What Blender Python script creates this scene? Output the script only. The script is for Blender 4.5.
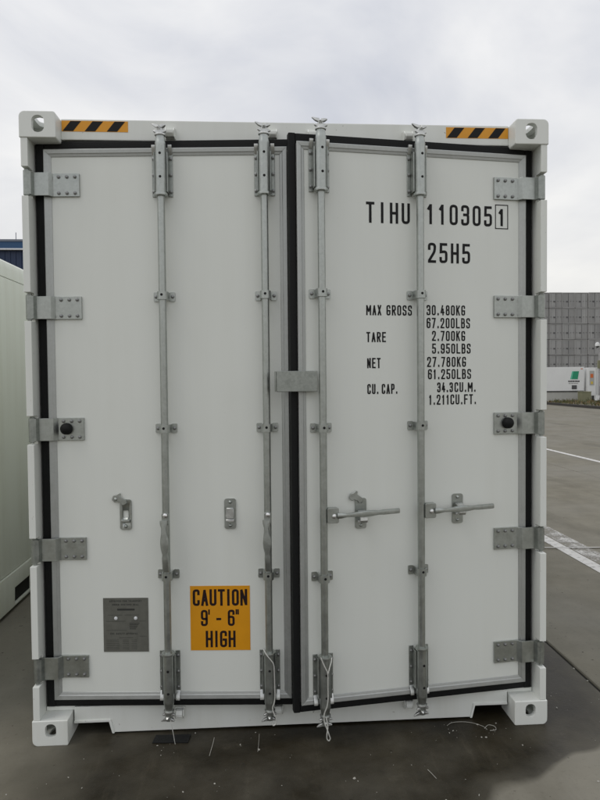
import bpy, bmesh, math, random
from mathutils import Matrix, Vector
random.seed(7)
for o in list(bpy.data.objects): bpy.data.objects.remove(o, do_unlink=True)
scene = bpy.context.scene
COL = scene.collection
rad = math.radians

# ------------------------------------------------------------------ camera
cam_d = bpy.data.cameras.new('camera'); cam = bpy.data.objects.new('camera', cam_d); COL.objects.link(cam)
cam_d.sensor_fit = 'VERTICAL'; cam_d.sensor_height = 36.0; cam_d.lens = 36.0*660/800
cam_d.clip_start = 0.05; cam_d.clip_end = 3000
_r = Vector((0.9978571, -0.0647626, -0.0093256)); _u = Vector((0.0113260, 0.0305908, 0.9994678)); _f = Vector((0.0644429, 0.9974317, -0.0312588))
_m = Matrix((_r, _u, -_f)).transposed().to_4x4(); _m.translation = Vector((-0.166034, -3.063914, 1.681573))
cam.matrix_world = _m
scene.camera = cam
scene.render.resolution_x = 768; scene.render.resolution_y = 1024

# ------------------------------------------------------------------ sky, sun, exposure
SUN_EL, SUN_AZ = rad(60), rad(-108)        # veiled sun high on the left (azimuth from +Y towards +X)
world = bpy.data.worlds.new('World'); scene.world = world; world.use_nodes = True
wn, wl = world.node_tree.nodes, world.node_tree.links
wn.clear()
def WN(t, **kw):
    n = wn.new(t)
    for k, v in kw.items(): setattr(n, k, v)
    return n
w_out = WN('ShaderNodeOutputWorld'); w_bg = WN('ShaderNodeBackground'); w_bg.inputs['Strength'].default_value = 0.1
sky = WN('ShaderNodeTexSky', sky_type='NISHITA', sun_disc=False)
sky.sun_elevation = SUN_EL; sky.sun_rotation = SUN_AZ; sky.air_density = 1.4; sky.dust_density = 3.0
tc = WN('ShaderNodeTexCoord'); sep = WN('ShaderNodeSeparateXYZ'); wl.new(tc.outputs['Generated'], sep.inputs[0])
def wmath(op, a, b=None, clamp=False):
    n = WN('ShaderNodeMath', operation=op, use_clamp=clamp)
    for i, v in enumerate((a, b)):
        if v is None: continue
        if isinstance(v, (int, float)): n.inputs[i].default_value = v
        else: wl.new(v, n.inputs[i])
    return n.outputs[0]
zc = wmath('MAXIMUM', sep.outputs['Z'], 0.0)
den = wmath('ADD', zc, 0.35)
comb = WN('ShaderNodeCombineXYZ')
wl.new(wmath('DIVIDE', sep.outputs['X'], den), comb.inputs[0]); wl.new(wmath('DIVIDE', sep.outputs['Y'], den), comb.inputs[1]); comb.inputs[2].default_value = 0.37
nz = WN('ShaderNodeTexNoise'); nz.inputs['Scale'].default_value = 1.9; nz.inputs['Detail'].default_value = 7; nz.inputs['Roughness'].default_value = 0.52; nz.inputs['Distortion'].default_value = 0.5
wl.new(comb.outputs[0], nz.inputs['Vector'])
rmp = WN('ShaderNodeValToRGB'); wl.new(nz.outputs['Fac'], rmp.inputs[0])
rmp.color_ramp.elements[0].position = 0.34; rmp.color_ramp.elements[0].color = (0.60, 0.63, 0.72, 1)
rmp.color_ramp.elements[1].position = 0.66; rmp.color_ramp.elements[1].color = (0.98, 0.98, 0.99, 1)
hz = wmath('POWER', wmath('SUBTRACT', 1.0, zc, True), 3.6)
hmix = WN('ShaderNodeMix', data_type='RGBA'); wl.new(hz, hmix.inputs[0]); wl.new(rmp.outputs[0], hmix.inputs[6]); hmix.inputs[7].default_value = (1.0, 0.98, 0.93, 1)
csc = WN('ShaderNodeMix', data_type='RGBA', blend_type='MULTIPLY'); csc.inputs[0].default_value = 1; wl.new(hmix.outputs[2], csc.inputs[6]); csc.inputs[7].default_value = (9.6, 9.6, 9.6, 1)
fin = WN('ShaderNodeMix', data_type='RGBA'); fin.inputs[0].default_value = 0.93; wl.new(sky.outputs[0], fin.inputs[6]); wl.new(csc.outputs[2], fin.inputs[7])
wl.new(fin.outputs[2], w_bg.inputs[0]); wl.new(w_bg.outputs[0], w_out.inputs[0])
sun_d = bpy.data.lights.new('sun', 'SUN'); sun_d.energy = 0.8; sun_d.angle = rad(25); sun_d.color = (1, 0.96, 0.9)
sun = bpy.data.objects.new('sun', sun_d); COL.objects.link(sun)
_d = Vector((math.sin(SUN_AZ)*math.cos(SUN_EL), math.cos(SUN_AZ)*math.cos(SUN_EL), math.sin(SUN_EL)))
sun.rotation_euler = _d.to_track_quat('Z', 'Y').to_euler()
vs = scene.view_settings; vs.view_transform = 'Standard'; vs.look = 'None'; vs.gamma = 1; vs.use_curve_mapping = False; vs.exposure = 0.0

# ------------------------------------------------------------------ materials
def S(v):   # sRGB 0-255 -> linear
    return tuple(((c/255)/12.92 if c/255 <= .04045 else ((c/255+.055)/1.055)**2.4) for c in v)
class Mat:
    def __init__(s, name):
        s.m = bpy.data.materials.new(name); s.m.use_nodes = True
        s.t = s.m.node_tree; s.n = s.t.nodes; s.l = s.t.links
        s.b = s.n['Principled BSDF']
    def node(s, t, **kw):
        n = s.n.new(t)
        for k, v in kw.items(): setattr(n, k, v)
        return n
    def set(s, k, v):
        if isinstance(v, (int, float, tuple)):
            if isinstance(v, tuple) and len(v) == 3: v = (*v, 1)
            s.b.inputs[k].default_value = v
        else: s.l.new(v, s.b.inputs[k])
    def pos(s):
        return s.node('ShaderNodeNewGeometry').outputs['Position']
    def mapped(s, sc=(1,1,1), loc=(0,0,0)):
        mp = s.node('ShaderNodeMapping'); mp.inputs['Scale'].default_value = sc; mp.inputs['Location'].default_value = loc
        s.l.new(s.pos(), mp.inputs[0]); return mp.outputs[0]
    def noise(s, scale, detail=4, rough=.55, vec=None, dist=0):
        n = s.node('ShaderNodeTexNoise'); n.inputs['Scale'].default_value = scale; n.inputs['Detail'].default_value = detail
        n.inputs['Roughness'].default_value = rough; n.inputs['Distortion'].default_value = dist
        s.l.new(vec if vec is not None else s.pos(), n.inputs['Vector']); return n.outputs['Fac']
    def ramp(s, fac, *stops):
        r = s.node('ShaderNodeValToRGB'); s.l.new(fac, r.inputs[0])
        e = r.color_ramp.elements
        while len(e) < len(stops): e.new(.5)
        for i, (p, c) in enumerate(stops):
            e[i].position = p
            if isinstance(c, (int, float)): c = (c, c, c)
            e[i].color = (*c, 1)
        return r.outputs[0]
    def math(s, op, a, b=None, c=None, clamp=False):
        n = s.node('ShaderNodeMath', operation=op, use_clamp=clamp)
        for i, v in enumerate((a, b, c)):
            if v is None: continue
            if isinstance(v, (int, float)): n.inputs[i].default_value = v
            else: s.l.new(v, n.inputs[i])
        return n.outputs[0]
    def mix(s, fac, a, b, mode='MIX'):
        n = s.node('ShaderNodeMix', data_type='RGBA', blend_type=mode)
        for i, v in ((0, fac), (6, a), (7, b)):
            if isinstance(v, (int, float)) and i == 0: n.inputs[0].default_value = v
            elif isinstance(v, tuple): n.inputs[i].default_value = (*v, 1)
            else: s.l.new(v, n.inputs[i])
        return n.outputs[2]
    def bump(s, h, strength=.2, dist=.01):
        n = s.node('ShaderNodeBump'); n.inputs['Strength'].default_value = strength; n.inputs['Distance'].default_value = dist
        s.l.new(h, n.inputs['Height']); s.l.new(n.outputs[0], s.b.inputs['Normal'])
MATS = {}
def simple(name, col, rough=.5, metal=0., var=.0, scale=8., bump=0., bscale=60.):
    a = Mat(name); MATS[name] = a.m
    if var:
        n = a.noise(scale, 5)
        a.set('Base Color', a.mix(n, tuple(c*(1-var) for c in col), tuple(min(1, c*(1+var)) for c in col)))
        a.set('Roughness', a.math('MULTIPLY_ADD', n, .25, rough-.12))
    else:
        a.set('Base Color', col); a.set('Roughness', rough)
    a.set('Metallic', metal)
    if bump: a.bump(a.noise(bscale, 3), bump, .004)
    return a.m
# white container paint: slight waviness of the sheet, faint streaks of road film
def paint(name, col, film, wav=.25):
    a = Mat(name); MATS[name] = a.m
    st = a.noise(1.0, 5, .6, a.mapped((9, 9, .55)))
    sm = a.noise(2.3, 5, .6)
    f = a.math('MULTIPLY', a.ramp(st, (.42, 0), (.78, 1)), a.ramp(sm, (.3, .2), (.7, 1)))
    f = a.math('MULTIPLY', f, film)
    sp = a.ramp(a.noise(95, 2, .5), (.735, 0), (.76, .5))
    c = a.mix(f, col, tuple(x*y for x, y in zip(col, (.72, .70, .63))))
    c = a.mix(a.math('MULTIPLY', sp, film), c, (.25, .22, .17))
    if name == 'frame_paint':     # sparse scuffs and handling chips on the steel frame
        sc = a.math('MULTIPLY', a.ramp(a.noise(34, 5, .7), (.665, 0), (.69, 1)), a.ramp(a.noise(3.1, 3, .5), (.5, 0), (.6, 1)))
        c = a.mix(a.math('MULTIPLY', sc, .75), c, (.20, .17, .135))
    a.set('Base Color', c)
    a.set('Roughness', a.math('MULTIPLY_ADD', sm, .25, .26))
    h = a.math('ADD', a.noise(1.4, 2, .4), a.math('MULTIPLY', a.noise(320, 2, .5), .006))
    a.bump(h, wav, .02)
    return a.m
paint('white_paint', (.74, .762, .718), .16)
paint('frame_paint', (.74, .76, .722), .4, .08)
paint('neighbour_paint', (.79, .82, .735), .5)
# galvanised steel with spangle and dull blotches
def galv(name, lo, hi, rough=.42, metal=.75):
    a = Mat(name); MATS[name] = a.m
    v = a.node('ShaderNodeTexVoronoi'); v.inputs['Scale'].default_value = 90; a.l.new(a.pos(), v.inputs['Vector'])
    sp = a.ramp(v.outputs['Color'], (0, 0), (1, 1))
    n = a.noise(24, 6, .65)
    f = a.math('ADD', a.math('MULTIPLY', sp, .25), a.math('MULTIPLY', n, .85))
    a.set('Base Color', a.ramp(f, (.3, lo), (.8, hi)))
    a.set('Metallic', metal); a.set('Roughness', a.math('MULTIPLY_ADD', n, .35, rough-.15))
    a.bump(a.noise(140, 3), .12, .002)
galv('galvanised', (.35, .37, .35), (.46, .485, .46), .36, .95)
galv('galvanised_dull', (.26, .28, .26), (.39, .41, .385), .40, .9)
galv('aluminium', (.40, .415, .40), (.46, .475, .46), .42, .6)
galv('zinc_bright', (.45, .46, .45), (.72, .73, .71), .36, .9)
simple('bolt_steel', (.27, .275, .27), .42, .8, .3, 60)
simple('bright_pin', (.75, .75, .74), .3, .9)
simple('rubber', (.008, .0085, .0085), .6, 0, .4, 30, .3, 200); MATS['rubber'].node_tree.nodes['Principled BSDF'].inputs['Specular IOR Level'].default_value = .22
simple('hole_shade', (.006, .006, .006), .9)  # near-black colour standing in for shade inside openings
simple('ink_black', (.009, .009, .0095), .6); MATS['ink_black'].node_tree.nodes['Principled BSDF'].inputs['Specular IOR Level'].default_value = .25
simple('ink_maroon', (.018, .008, .008), .6); MATS['ink_maroon'].node_tree.nodes['Principled BSDF'].inputs['Specular IOR Level'].default_value = .25
a = Mat('sticker_orange'); MATS['sticker_orange'] = a.m
n_ = a.noise(14, 5, .6); a.set('Base Color', a.mix(n_, (.65, .275, .005), (.77, .335, .008))); a.set('Roughness', .38); a.bump(a.noise(60, 3), .08, .002)
simple('plate_metal', (.15, .152, .132), .5, .35, .25, 40)
simple('plate_ink', (.03, .031, .028), .6)
simple('interior_panel', (.45, .46, .45), .6)
simple('wire', (.62, .62, .58), .45, .3, .2, 50)
simple('stack_grey', (.35, .348, .34), .55, .0, .12, 1.2)
simple('stack_grey_door', (.31, .31, .305), .55, .0, .12, 1.2)
simple('stack_dark', (.07, .07, .072), .6)
for nm_ in ('stack_grey', 'stack_grey_door'):      # every box weathered a little differently
    t_ = MATS[nm_].node_tree; b_ = t_.nodes['Principled BSDF']; src = b_.inputs['Base Color'].links[0].from_socket
    oi = t_.nodes.new('ShaderNodeObjectInfo'); rr_ = t_.nodes.new('ShaderNodeMapRange'); rr_.inputs[3].default_value = .80; rr_.inputs[4].default_value = 1.12
    mx_ = t_.nodes.new('ShaderNodeVectorMath'); mx_.operation = 'SCALE'
    t_.links.new(oi.outputs['Random'], rr_.inputs[0]); t_.links.new(src, mx_.inputs[0]); t_.links.new(rr_.outputs[0], mx_.inputs['Scale']); t_.links.new(mx_.outputs[0], b_.inputs['Base Color'])
simple('blue_cladding', (.022, .075, .17), .45, .2, .12, .7)
simple('blue_dark', (.018, .035, .085), .5, .1, .15, .7)
simple('grey_capping', (.16, .18, .22), .5, .2)
simple('white_trim', (.7, .72, .74), .5)
simple('unit_white', (.72, .73, .72), .45, 0, .06, 2)
simple('unit_green', (.012, .27, .14), .5)
simple('unit_green_light', (.12, .52, .36), .5)
simple('olive_box', (.20, .20, .12), .6, 0, .15, 6)
simple('label_orange', (.60, .14, .03), .5)
simple('label_yellow', (.62, .46, .06), .5)
simple('black_metal', (.018, .018, .018), .45, .4)
simple('kerb_concrete', (.045, .042, .038), .85, 0, .3, 4, .3, 40)
simple('plinth', (.42, .42, .39), .8, 0, .15, 3)
simple('soil', (.10, .085, .055), .95, 0, .3, 5, .4, 30)
simple('chip', (.36, .35, .31), .8, 0, .45, 7)
a = Mat('dry_grass'); MATS['dry_grass'] = a.m
a.set('Base Color', a.ramp(a.noise(2.5, 4, .7), (.35, (.045, .07, .02)), (.5, (.10, .10, .035)), (.62, (.19, .115, .045)))); a.set('Roughness', .8)
# stained concrete yard: dry grey-brown, wet and dark round the container
a = Mat('yard_concrete'); MATS['yard_concrete'] = a.m
sx = a.node('ShaderNodeSeparateXYZ'); a.l.new(a.pos(), sx.inputs[0]); X, Y = sx.outputs[0], sx.outputs[1]
big = a.noise(.55, 5, .6); mid = a.noise(3.2, 6, .62); fine = a.noise(38, 5, .65); grit = a.noise(170, 3, .6); edge = a.noise(2.0, 2.5, .45, a.mapped((1,1,0), (3.1, 7.7, 0)))
e0 = a.math('MULTIPLY', a.math('SUBTRACT', edge, .5), .6)
d1 = a.math('SUBTRACT', 1.67, X)
d2 = a.math('ADD', a.math('MULTIPLY', a.math('SUBTRACT', X, .93), -.52), a.math('MULTIPLY', a.math('ADD', Y, .50), .85))
d2 = a.math('MAXIMUM', d2, a.math('SUBTRACT', .72, X))  # wet area extended out of view in front, to darken bounce on the container
d4 = a.math('SUBTRACT', 9.5, Y)
wetd = a.math('ADD', a.math('MINIMUM', d2, d4), e0)
wetd = a.math('MINIMUM', wetd, a.math('ADD', d1, a.math('MULTIPLY', e0, .12)))
wet = a.ramp(wetd, (.0, 0), (.045, .8), (.16, 1))
patch = a.ramp(a.noise(1.5, 5, .6, a.mapped((1,1,0), (11, 4, 0))), (.34, .8), (.55, 1))
lw = a.ramp(a.math('ADD', a.math('ADD', X, 1.55), a.math('MULTIPLY', e0, 1.3)), (.0, .0), (.8, 1))  # drier, paler colour in the left gap also stands in for sky sheen
wet = a.math('MULTIPLY', a.math('MULTIPLY', wet, patch), lw)
drycol = a.mix(a.ramp(mid, (.3, 0), (.7, 1)), (.150, .138, .104), (.228, .212, .166))
drycol = a.mix(a.ramp(big, (.35, 0), (.65, .55)), drycol, (.245, .236, .205))
drycol = a.mix(a.math('MULTIPLY', a.ramp(a.noise(1.1, 6, .65, a.mapped((1, .25, 0), (5, 9, 0))), (.55, 0), (.72, 1)), .5), drycol, (.07, .064, .048))
wetcol = a.mix(a.ramp(mid, (.3, 0), (.72, 1)), (.011, .0088, .0047), (.028, .0225, .0120))
wetcol = a.mix(a.ramp(a.noise(1, 6, .7, a.mapped((16, 3.2, 1), (2, 5, 0))), (.56, 0), (.76, .55)), wetcol, (.060, .050, .034))
wetcol = a.mix(a.ramp(a.noise(6, 6, .75, a.mapped((1, 1, 1), (1.7, .6, 0))), (.60, 0), (.70, .6)), wetcol, (.05, .043, .029))
wetcol = a.mix(a.ramp(a.noise(11, 5, .7), (.60, 0), (.70, .7)), wetcol, (.008, .0065, .004))
base = a.mix(wet, drycol, wetcol)
base = a.mix(a.ramp(a.noise(23, 3, .6, a.mapped((1, 1, 1), (4, 4, 0))), (.68, 0), (.72, .75)), base, (.02, .017, .012))
dryf = a.math('MULTIPLY_ADD', wet, -.68, 1.0)
base = a.mix(a.math('MULTIPLY', dryf, a.ramp(fine, (.58, 0), (.75, .35))), base, (.06, .054, .04))
base = a.mix(a.math('MULTIPLY', a.ramp(grit, (.66, 0), (.74, 1)), a.math('MULTIPLY', dryf, .35)), base, (.30, .285, .25))
a.set('Base Color', base)
a.set('Roughness', a.math('ADD', a.math('MULTIPLY', wet, -.38), a.math('MULTIPLY_ADD', mid, .2, .68)))
a.set('Specular IOR Level', .16)
hh = a.math('ADD', a.math('MULTIPLY', fine, .5), a.math('MULTIPLY', grit, .25)); a.bump(hh, .35, .006)
simple('joint_dark', (.018, .016, .013), .95, 0, .3, 20)
# worn road paint
a = Mat('worn_paint'); MATS['worn_paint'] = a.m
a.set('Base Color', a.mix(a.noise(9, 4), (.50, .49, .46), (.68, .67, .64))); a.set('Roughness', .7)
w_ = a.ramp(a.math('ADD', a.math('MULTIPLY', a.noise(5, 6, .7), .6), a.math('MULTIPLY', a.noise(45, 4, .6), .4)), (.42, 1), (.56, .12)); a.set('Alpha', w_)
a = Mat('line_paint'); MATS['line_paint'] = a.m
a.set('Base Color', a.mix(a.noise(9, 4), (.55, .54, .51), (.70, .69, .66))); a.set('Roughness', .65)
a.set('Alpha', a.ramp(a.noise(14, 5, .7), (.55, 1), (.68, .25)))

# ------------------------------------------------------------------ mesh helpers
WEIGHTED = set()          # bevelled meshes: flat faces keep flat normals
class MB:
    def __init__(s): s.v = []; s.f = []
    def add(s, vs, fs):
        o = len(s.v); s.v += [tuple(v) for v in vs]; s.f += [tuple(i+o for i in f) for f in fs]; return s
    def box(s, x0, x1, y0, y1, z0, z1):
        x0, x1 = min(x0, x1), max(x0, x1); y0, y1 = min(y0, y1), max(y0, y1); z0, z1 = min(z0, z1), max(z0, z1)
        return s.add([(x0,y0,z0),(x1,y0,z0),(x1,y1,z0),(x0,y1,z0),(x0,y0,z1),(x1,y0,z1),(x1,y1,z1),(x0,y1,z1)],
                     [(0,3,2,1),(4,5,6,7),(0,1,5,4),(1,2,6,5),(2,3,7,6),(3,0,4,7)])
    def prism(s, poly, axis, a0, a1):
        # poly: 2-D points; axis 'x': (y,z), 'y': (x,z), 'z': (x,y)
        n = len(poly)
        P = {'x': lambda p, t: (t, p[0], p[1]), 'y': lambda p, t: (p[0], t, p[1]), 'z': lambda p, t: (p[0], p[1], t)}[axis]
        vs = [P(p, a0) for p in poly] + [P(p, a1) for p in poly]
        fs = [tuple(range(n))[::-1], tuple(range(n, 2*n))] + [(i, (i+1) % n, n+(i+1) % n, n+i) for i in range(n)]
        return s.add(vs, fs)
    def tube(s, pts, r, n=8, caps=True):
        pts = [Vector(p) for p in pts]; rs = r if isinstance(r, (list, tuple)) else [r]*len(pts)
        ref = None; rings = []
        for i, p in enumerate(pts):
            t = (pts[min(i+1, len(pts)-1)]-pts[max(i-1, 0)]).normalized()
            if ref is None: ref = t.orthogonal().normalized()
            ref = (ref - t*ref.dot(t)).normalized(); b = t.cross(ref)
            rings.append([p+rs[i]*(ref*math.cos(2*math.pi*k/n)+b*math.sin(2*math.pi*k/n)) for k in range(n)])
        vs = [v for rg in rings for v in rg]
        fs = [(i*n+k, i*n+(k+1) % n, (i+1)*n+(k+1) % n, (i+1)*n+k) for i in range(len(pts)-1) for k in range(n)]
        if caps: fs += [tuple(range(n))[::-1], tuple(range((len(pts)-1)*n, len(pts)*n))]
        return s.add(vs, fs)
    def cyl(s, p0, p1, r, n=16, r2=None):
        return s.tube([p0, p1], [r, r if r2 is None else r2], n)
    def lathe(s, prof, c, axis='z', n=20):
        # prof: (radius, height) list
        c = Vector(c); ps = []
        for rr, h in prof:
            for k in range(n):
                A = 2*math.pi*k/n; ca, sa = rr*math.cos(A), rr*math.sin(A)
                ps.append(c + (Vector((ca, sa, h)) if axis == 'z' else Vector((ca, h, sa)) if axis == 'y' else Vector((h, ca, sa))))
        m = len(prof)
        fs = [(i*n+k, i*n+(k+1) % n, (i+1)*n+(k+1) % n, (i+1)*n+k) for i in range(m-1) for k in range(n)]
        fs += [tuple(range(n))[::-1], tuple(range((m-1)*n, m*n))]
        return s.add(ps, fs)
    def mesh(s, name, mat, bevel=0, seg=1, smooth=True, fix=True):
        me = bpy.data.meshes.new(name); me.from_pydata(s.v, [], s.f); me.update()
        if fix or bevel:
            bm = bmesh.new(); bm.from_mesh(me)
            if fix: bmesh.ops.recalc_face_normals(bm, faces=bm.faces)
            if bevel:
                es = [e for e in bm.edges if len(e.link_faces) == 2 and e.calc_face_angle(0) > rad(35)]
                bmesh.ops.bevel(bm, geom=es, offset=bevel, segments=seg, affect='EDGES', profile=.5, clamp_overlap=True)
            bm.to_mesh(me); bm.free()
        if smooth:
            for p in me.polygons: p.use_smooth = True
            me.set_sharp_from_angle(angle=rad(38))
        if mat: me.materials.append(MATS[mat])
        if bevel and smooth: WEIGHTED.add(me.name)
        return me
def link(name, me, parent=None, loc=None, M=None):
    o = bpy.data.objects.new(name, me); COL.objects.link(o)
    if me is not None and me.name in WEIGHTED:
        wm = o.modifiers.new('weighted', 'WEIGHTED_NORMAL'); wm.weight = 100; wm.keep_sharp = True
    if parent is not None: o.parent = parent
    if M is not None: o.matrix_local = M @ Matrix.Translation(loc) if loc is not None else M
    elif loc is not None: o.location = loc
    return o
def put(name, mb, mat, parent=None, loc=None, M=None, bevel=0, seg=1, smooth=True):
    return link(name, mb.mesh(name, mat, bevel, seg, smooth), parent, loc, M)
def empty(name, loc=(0,0,0), rz=0, parent=None):
    o = bpy.data.objects.new(name, None); COL.objects.link(o); o.location = loc; o.rotation_euler = (0, 0, rz); o.empty_display_size = .2
    if parent: o.parent = parent
    return o
def tag(o, label, cat, group=None):
    o['label'] = label; o['category'] = cat
    if group: o['group'] = group
    return o
def struct(o, kind='structure'):
    o['kind'] = kind; return o
def copy_tree(o, parent=None):
    c = o.copy(); COL.objects.link(c)
    c.parent = parent
    for ch in o.children: copy_tree(ch, c)
    return c
def rounded_rect(x0, x1, z0, z1, r, n=5):
    pts = []
    for cx, cz, a0 in ((x1-r, z1-r, 0), (x0+r, z1-r, 90), (x0+r, z0+r, 180), (x1-r, z0+r, 270)):
        for k in range(n+1):
            A = rad(a0+90*k/n); pts.append((cx+r*math.cos(A), cz+r*math.sin(A)))
    return pts
def boolean(base_me, cutters):
    o = bpy.data.objects.new('tmp', base_me); COL.objects.link(o); tmp = [o]
    for c in cutters:
        k = bpy.data.objects.new('tmpc', c); COL.objects.link(k); tmp.append(k)
        md = o.modifiers.new('b', 'BOOLEAN'); md.operation = 'DIFFERENCE'; md.solver = 'EXACT'; md.object = k
    dg = bpy.context.evaluated_depsgraph_get(); dg.update()
    me = bpy.data.meshes.new_from_object(o.evaluated_get(dg))
    for t in tmp: bpy.data.objects.remove(t, do_unlink=True)
    return me
def mirrored(me, axis):
    m2 = me.copy(); S_ = Matrix.Identity(4); S_[axis][axis] = -1
    m2.transform(S_); m2.flip_normals()
    if me.name in WEIGHTED: WEIGHTED.add(m2.name)
    return m2

# ------------------------------------------------------------------ stroke lettering (flat print)
# centre lines in a unit cell; a point with a third value 0 is a sharp corner, the rest are rounded; 'o' closes the path
GL = {
 '0': ['o', [(0,0),(1,0),(1,1),(0,1)]], '1': [[(.2,.80,0),(.55,1,0),(.55,0,0)]],
 '2': [[(0,.74),(0,1),(1,1),(1,.60),(0,.06,0),(0,0,0),(1,0)]],
 '3': [[(0,.80),(0,1),(1,1),(1,.53),(.35,.53)], [(.35,.53),(1,.53),(1,0),(0,0),(0,.2)]],
 '4': [[(.72,0),(.72,.62)], [(.5,1),(0,.25,0),(1,.25)]],
 '5': [[(.95,1),(.06,1,0),(.03,.56,0),(1,.60),(1,0),(0,0),(0,.2)]],
 '6': [[(1,.8),(1,1),(0,1),(0,0),(1,0),(1,.57),(.1,.57)]],
 '7': [[(0,1),(1,1,0),(.3,0)]],
 '8': ['o', [(.06,.53),(.94,.53),(.94,1),(.06,1)], 'o', [(0,0),(1,0),(1,.53),(0,.53)]],
 '9': [[(0,.2),(0,0),(1,0),(1,1),(0,1),(0,.43),(.9,.43)]],
 'T': [[(0,1),(1,1)], [(.5,1),(.5,0)]], 'I': [[(.5,0),(.5,1)]], 'H': [[(0,0),(0,1)], [(1,0),(1,1)], [(0,.5),(1,.5)]],
 'U': [[(0,1),(0,0),(1,0),(1,1)]], 'M': [[(0,0),(0,1,0),(.5,.35,0),(1,1,0),(1,0)]], 'A': [[(0,0),(.5,1,0),(1,0)], [(.18,.3),(.82,.3)]],
 'X': [[(0,0),(1,1)], [(0,1),(1,0)]], 'G': [[(1,.78),(1,1),(0,1),(0,0),(1,0),(1,.45,0),(.55,.45)]],
 'R': [[(0,0),(0,1,0),(1,1),(1,.5),(0,.5)], [(.45,.5),(1,0)]], 'O': ['o', [(0,0),(1,0),(1,1),(0,1)]],
 'S': [[(1,.8),(1,1),(0,1),(0,.54),(1,.48),(1,0),(0,0),(0,.2)]], 'K': [[(0,0),(0,1)], [(1,1),(.05,.42)], [(.36,.6),(1,0)]],
 'L': [[(0,1),(0,0,0),(1,0)]], 'B': [[(0,.53),(0,1,0),(.92,1),(.92,.53),(0,.53)], [(0,.53),(1,.53),(1,0),(0,0,0),(0,.53)]],
 'E': [[(1,1),(0,1,0),(0,0,0),(1,0)], [(0,.52),(.85,.52)]], 'N': [[(0,0),(0,1,0),(1,0,0),(1,1)]], 'C': [[(1,.76),(1,1),(0,1),(0,0),(1,0),(1,.24)]],
 'P': [[(0,0),(0,1,0),(1,1),(1,.46),(0,.46)]], 'F': [[(0,0),(0,1,0),(1,1)], [(0,.52),(.85,.52)]], 'D': [[(0,0),(0,1,0),(1,1),(1,0),(0,0,0),(0,.2)]],
 'V': [[(0,1),(.5,0,0),(1,1)]], 'Y': [[(0,1),(.5,.5),(1,1)], [(.5,.5),(.5,0)]], '-': [[(.0,.42),(1,.42)]],
 "'": [[(.5,1.03),(.5,.78)]], '"': [[(.2,1.03),(.2,.78)], [(.8,1.03),(.8,.78)]], '.': [[(.5,-.0),(.5,.10)]], ' ': [],
}
ADV = {'M': 1.3, '.': .55, ' ': .7, "'": .4, '"': .62, 'I': .6, '1': .78}
def fillet(pts, r, closed):
    out = []; n = len(pts)
    for i, p in enumerate(pts):
        P = Vector(p[:2])
        if (not closed and i in (0, n-1)) or (len(p) > 2): out.append(P); continue
        A, B = Vector(pts[i-1][:2]), Vector(pts[(i+1) % n][:2])
        da, db = (A-P), (B-P); d = min(r, da.length*.49, db.length*.49)
        p0, p1 = P+da.normalized()*d, P+db.normalized()*d
        for k in range(6):
            t = k/5; out.append(p0*(1-t)**2 + P*2*t*(1-t) + p1*t*t)
    res = [out[0]]
    for q in out[1:]:
        if (q-res[-1]).length > 1e-5: res.append(q)
    if closed and (res[0]-res[-1]).length < 1e-5: res.pop()
    return res
def ribbon(mb, pts, w, closed, y):
    n = len(pts); L, R_ = [], []
    for i, p in enumerate(pts):
        a_ = pts[i-1] if (i or closed) else None; b_ = pts[(i+1) % n] if (i < n-1 or closed) else None
        d0 = (p-a_).normalized() if a_ is not None else (b_-p).normalized()
        d1_ = (b_-p).normalized() if b_ is not None else d0
        n0, n1 = Vector((-d0.y, d0.x)), Vector((-d1_.y, d1_.x)); m = n0+n1
        if m.length < 1e-4: m = n0
        m.normalize(); k = w/2/max(.22, abs(m.dot(n0)))
        L.append(p+m*k); R_.append(p-m*k)
    vs = [(q.x, y, q.y) for q in L]+[(q.x, y, q.y) for q in R_]
    fs = [(i, (i+1) % n, n+(i+1) % n, n+i) for i in range(n if closed else n-1)]
    mb.add(vs, fs)
def lettering(text, x0, x1, z0, z1, stroke, y, mono=False, gap=.42):
    """flat letters spanning x0..x1, z0..z1 on the plane y (facing -y)"""
    adv = [1.0 if mono else ADV.get(c, 1.0) for c in text]
    tot = sum(adv)+gap*(len(text)-1); u = (x1-x0)/tot; mb = MB(); cx = x0
    for c, ad in zip(text, adv):
        gw = u*ad; W_ = max(gw-stroke, .2*gw); closed = False; k = 0
        for st in GL[c]:
            if st == 'o': closed = True; continue
            pts = [(cx+(gw-W_)/2+p[0]*W_, z0+stroke/2+p[1]*(z1-z0-stroke), *p[2:]) for p in st]
            fp = fillet(pts, u*.45, closed)
            if closed: ribbon(mb, fp, stroke, True, y-.00006*k); k += 1
            else:
                e0, e1 = (fp[0]-fp[1]).normalized(), (fp[-1]-fp[-2]).normalized()
                fp[0] = fp[0]+e0*stroke/2; fp[-1] = fp[-1]+e1*stroke/2
                run = [fp[0]]
                for q in range(1, len(fp)):                       # break the ribbon at very sharp corners
                    run.append(fp[q])
                    if q < len(fp)-1 and (fp[q]-fp[q-1]).normalized().dot((fp[q+1]-fp[q]).normalized()) < -.25:
                        ribbon(mb, run, stroke, False, y-.00006*k); k += 1; run = [fp[q]-(fp[q+1]-fp[q]).normalized()*stroke*.3]
                ribbon(mb, run, stroke, False, y-.00006*k); k += 1
            closed = False
        cx += gw+gap*u
    return mb
def flat_sheet(x0, x1, z0, z1, y, t=.0006, r=.0):
    return MB().box(x0, x1, y-t, y, z0, z1)

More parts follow.
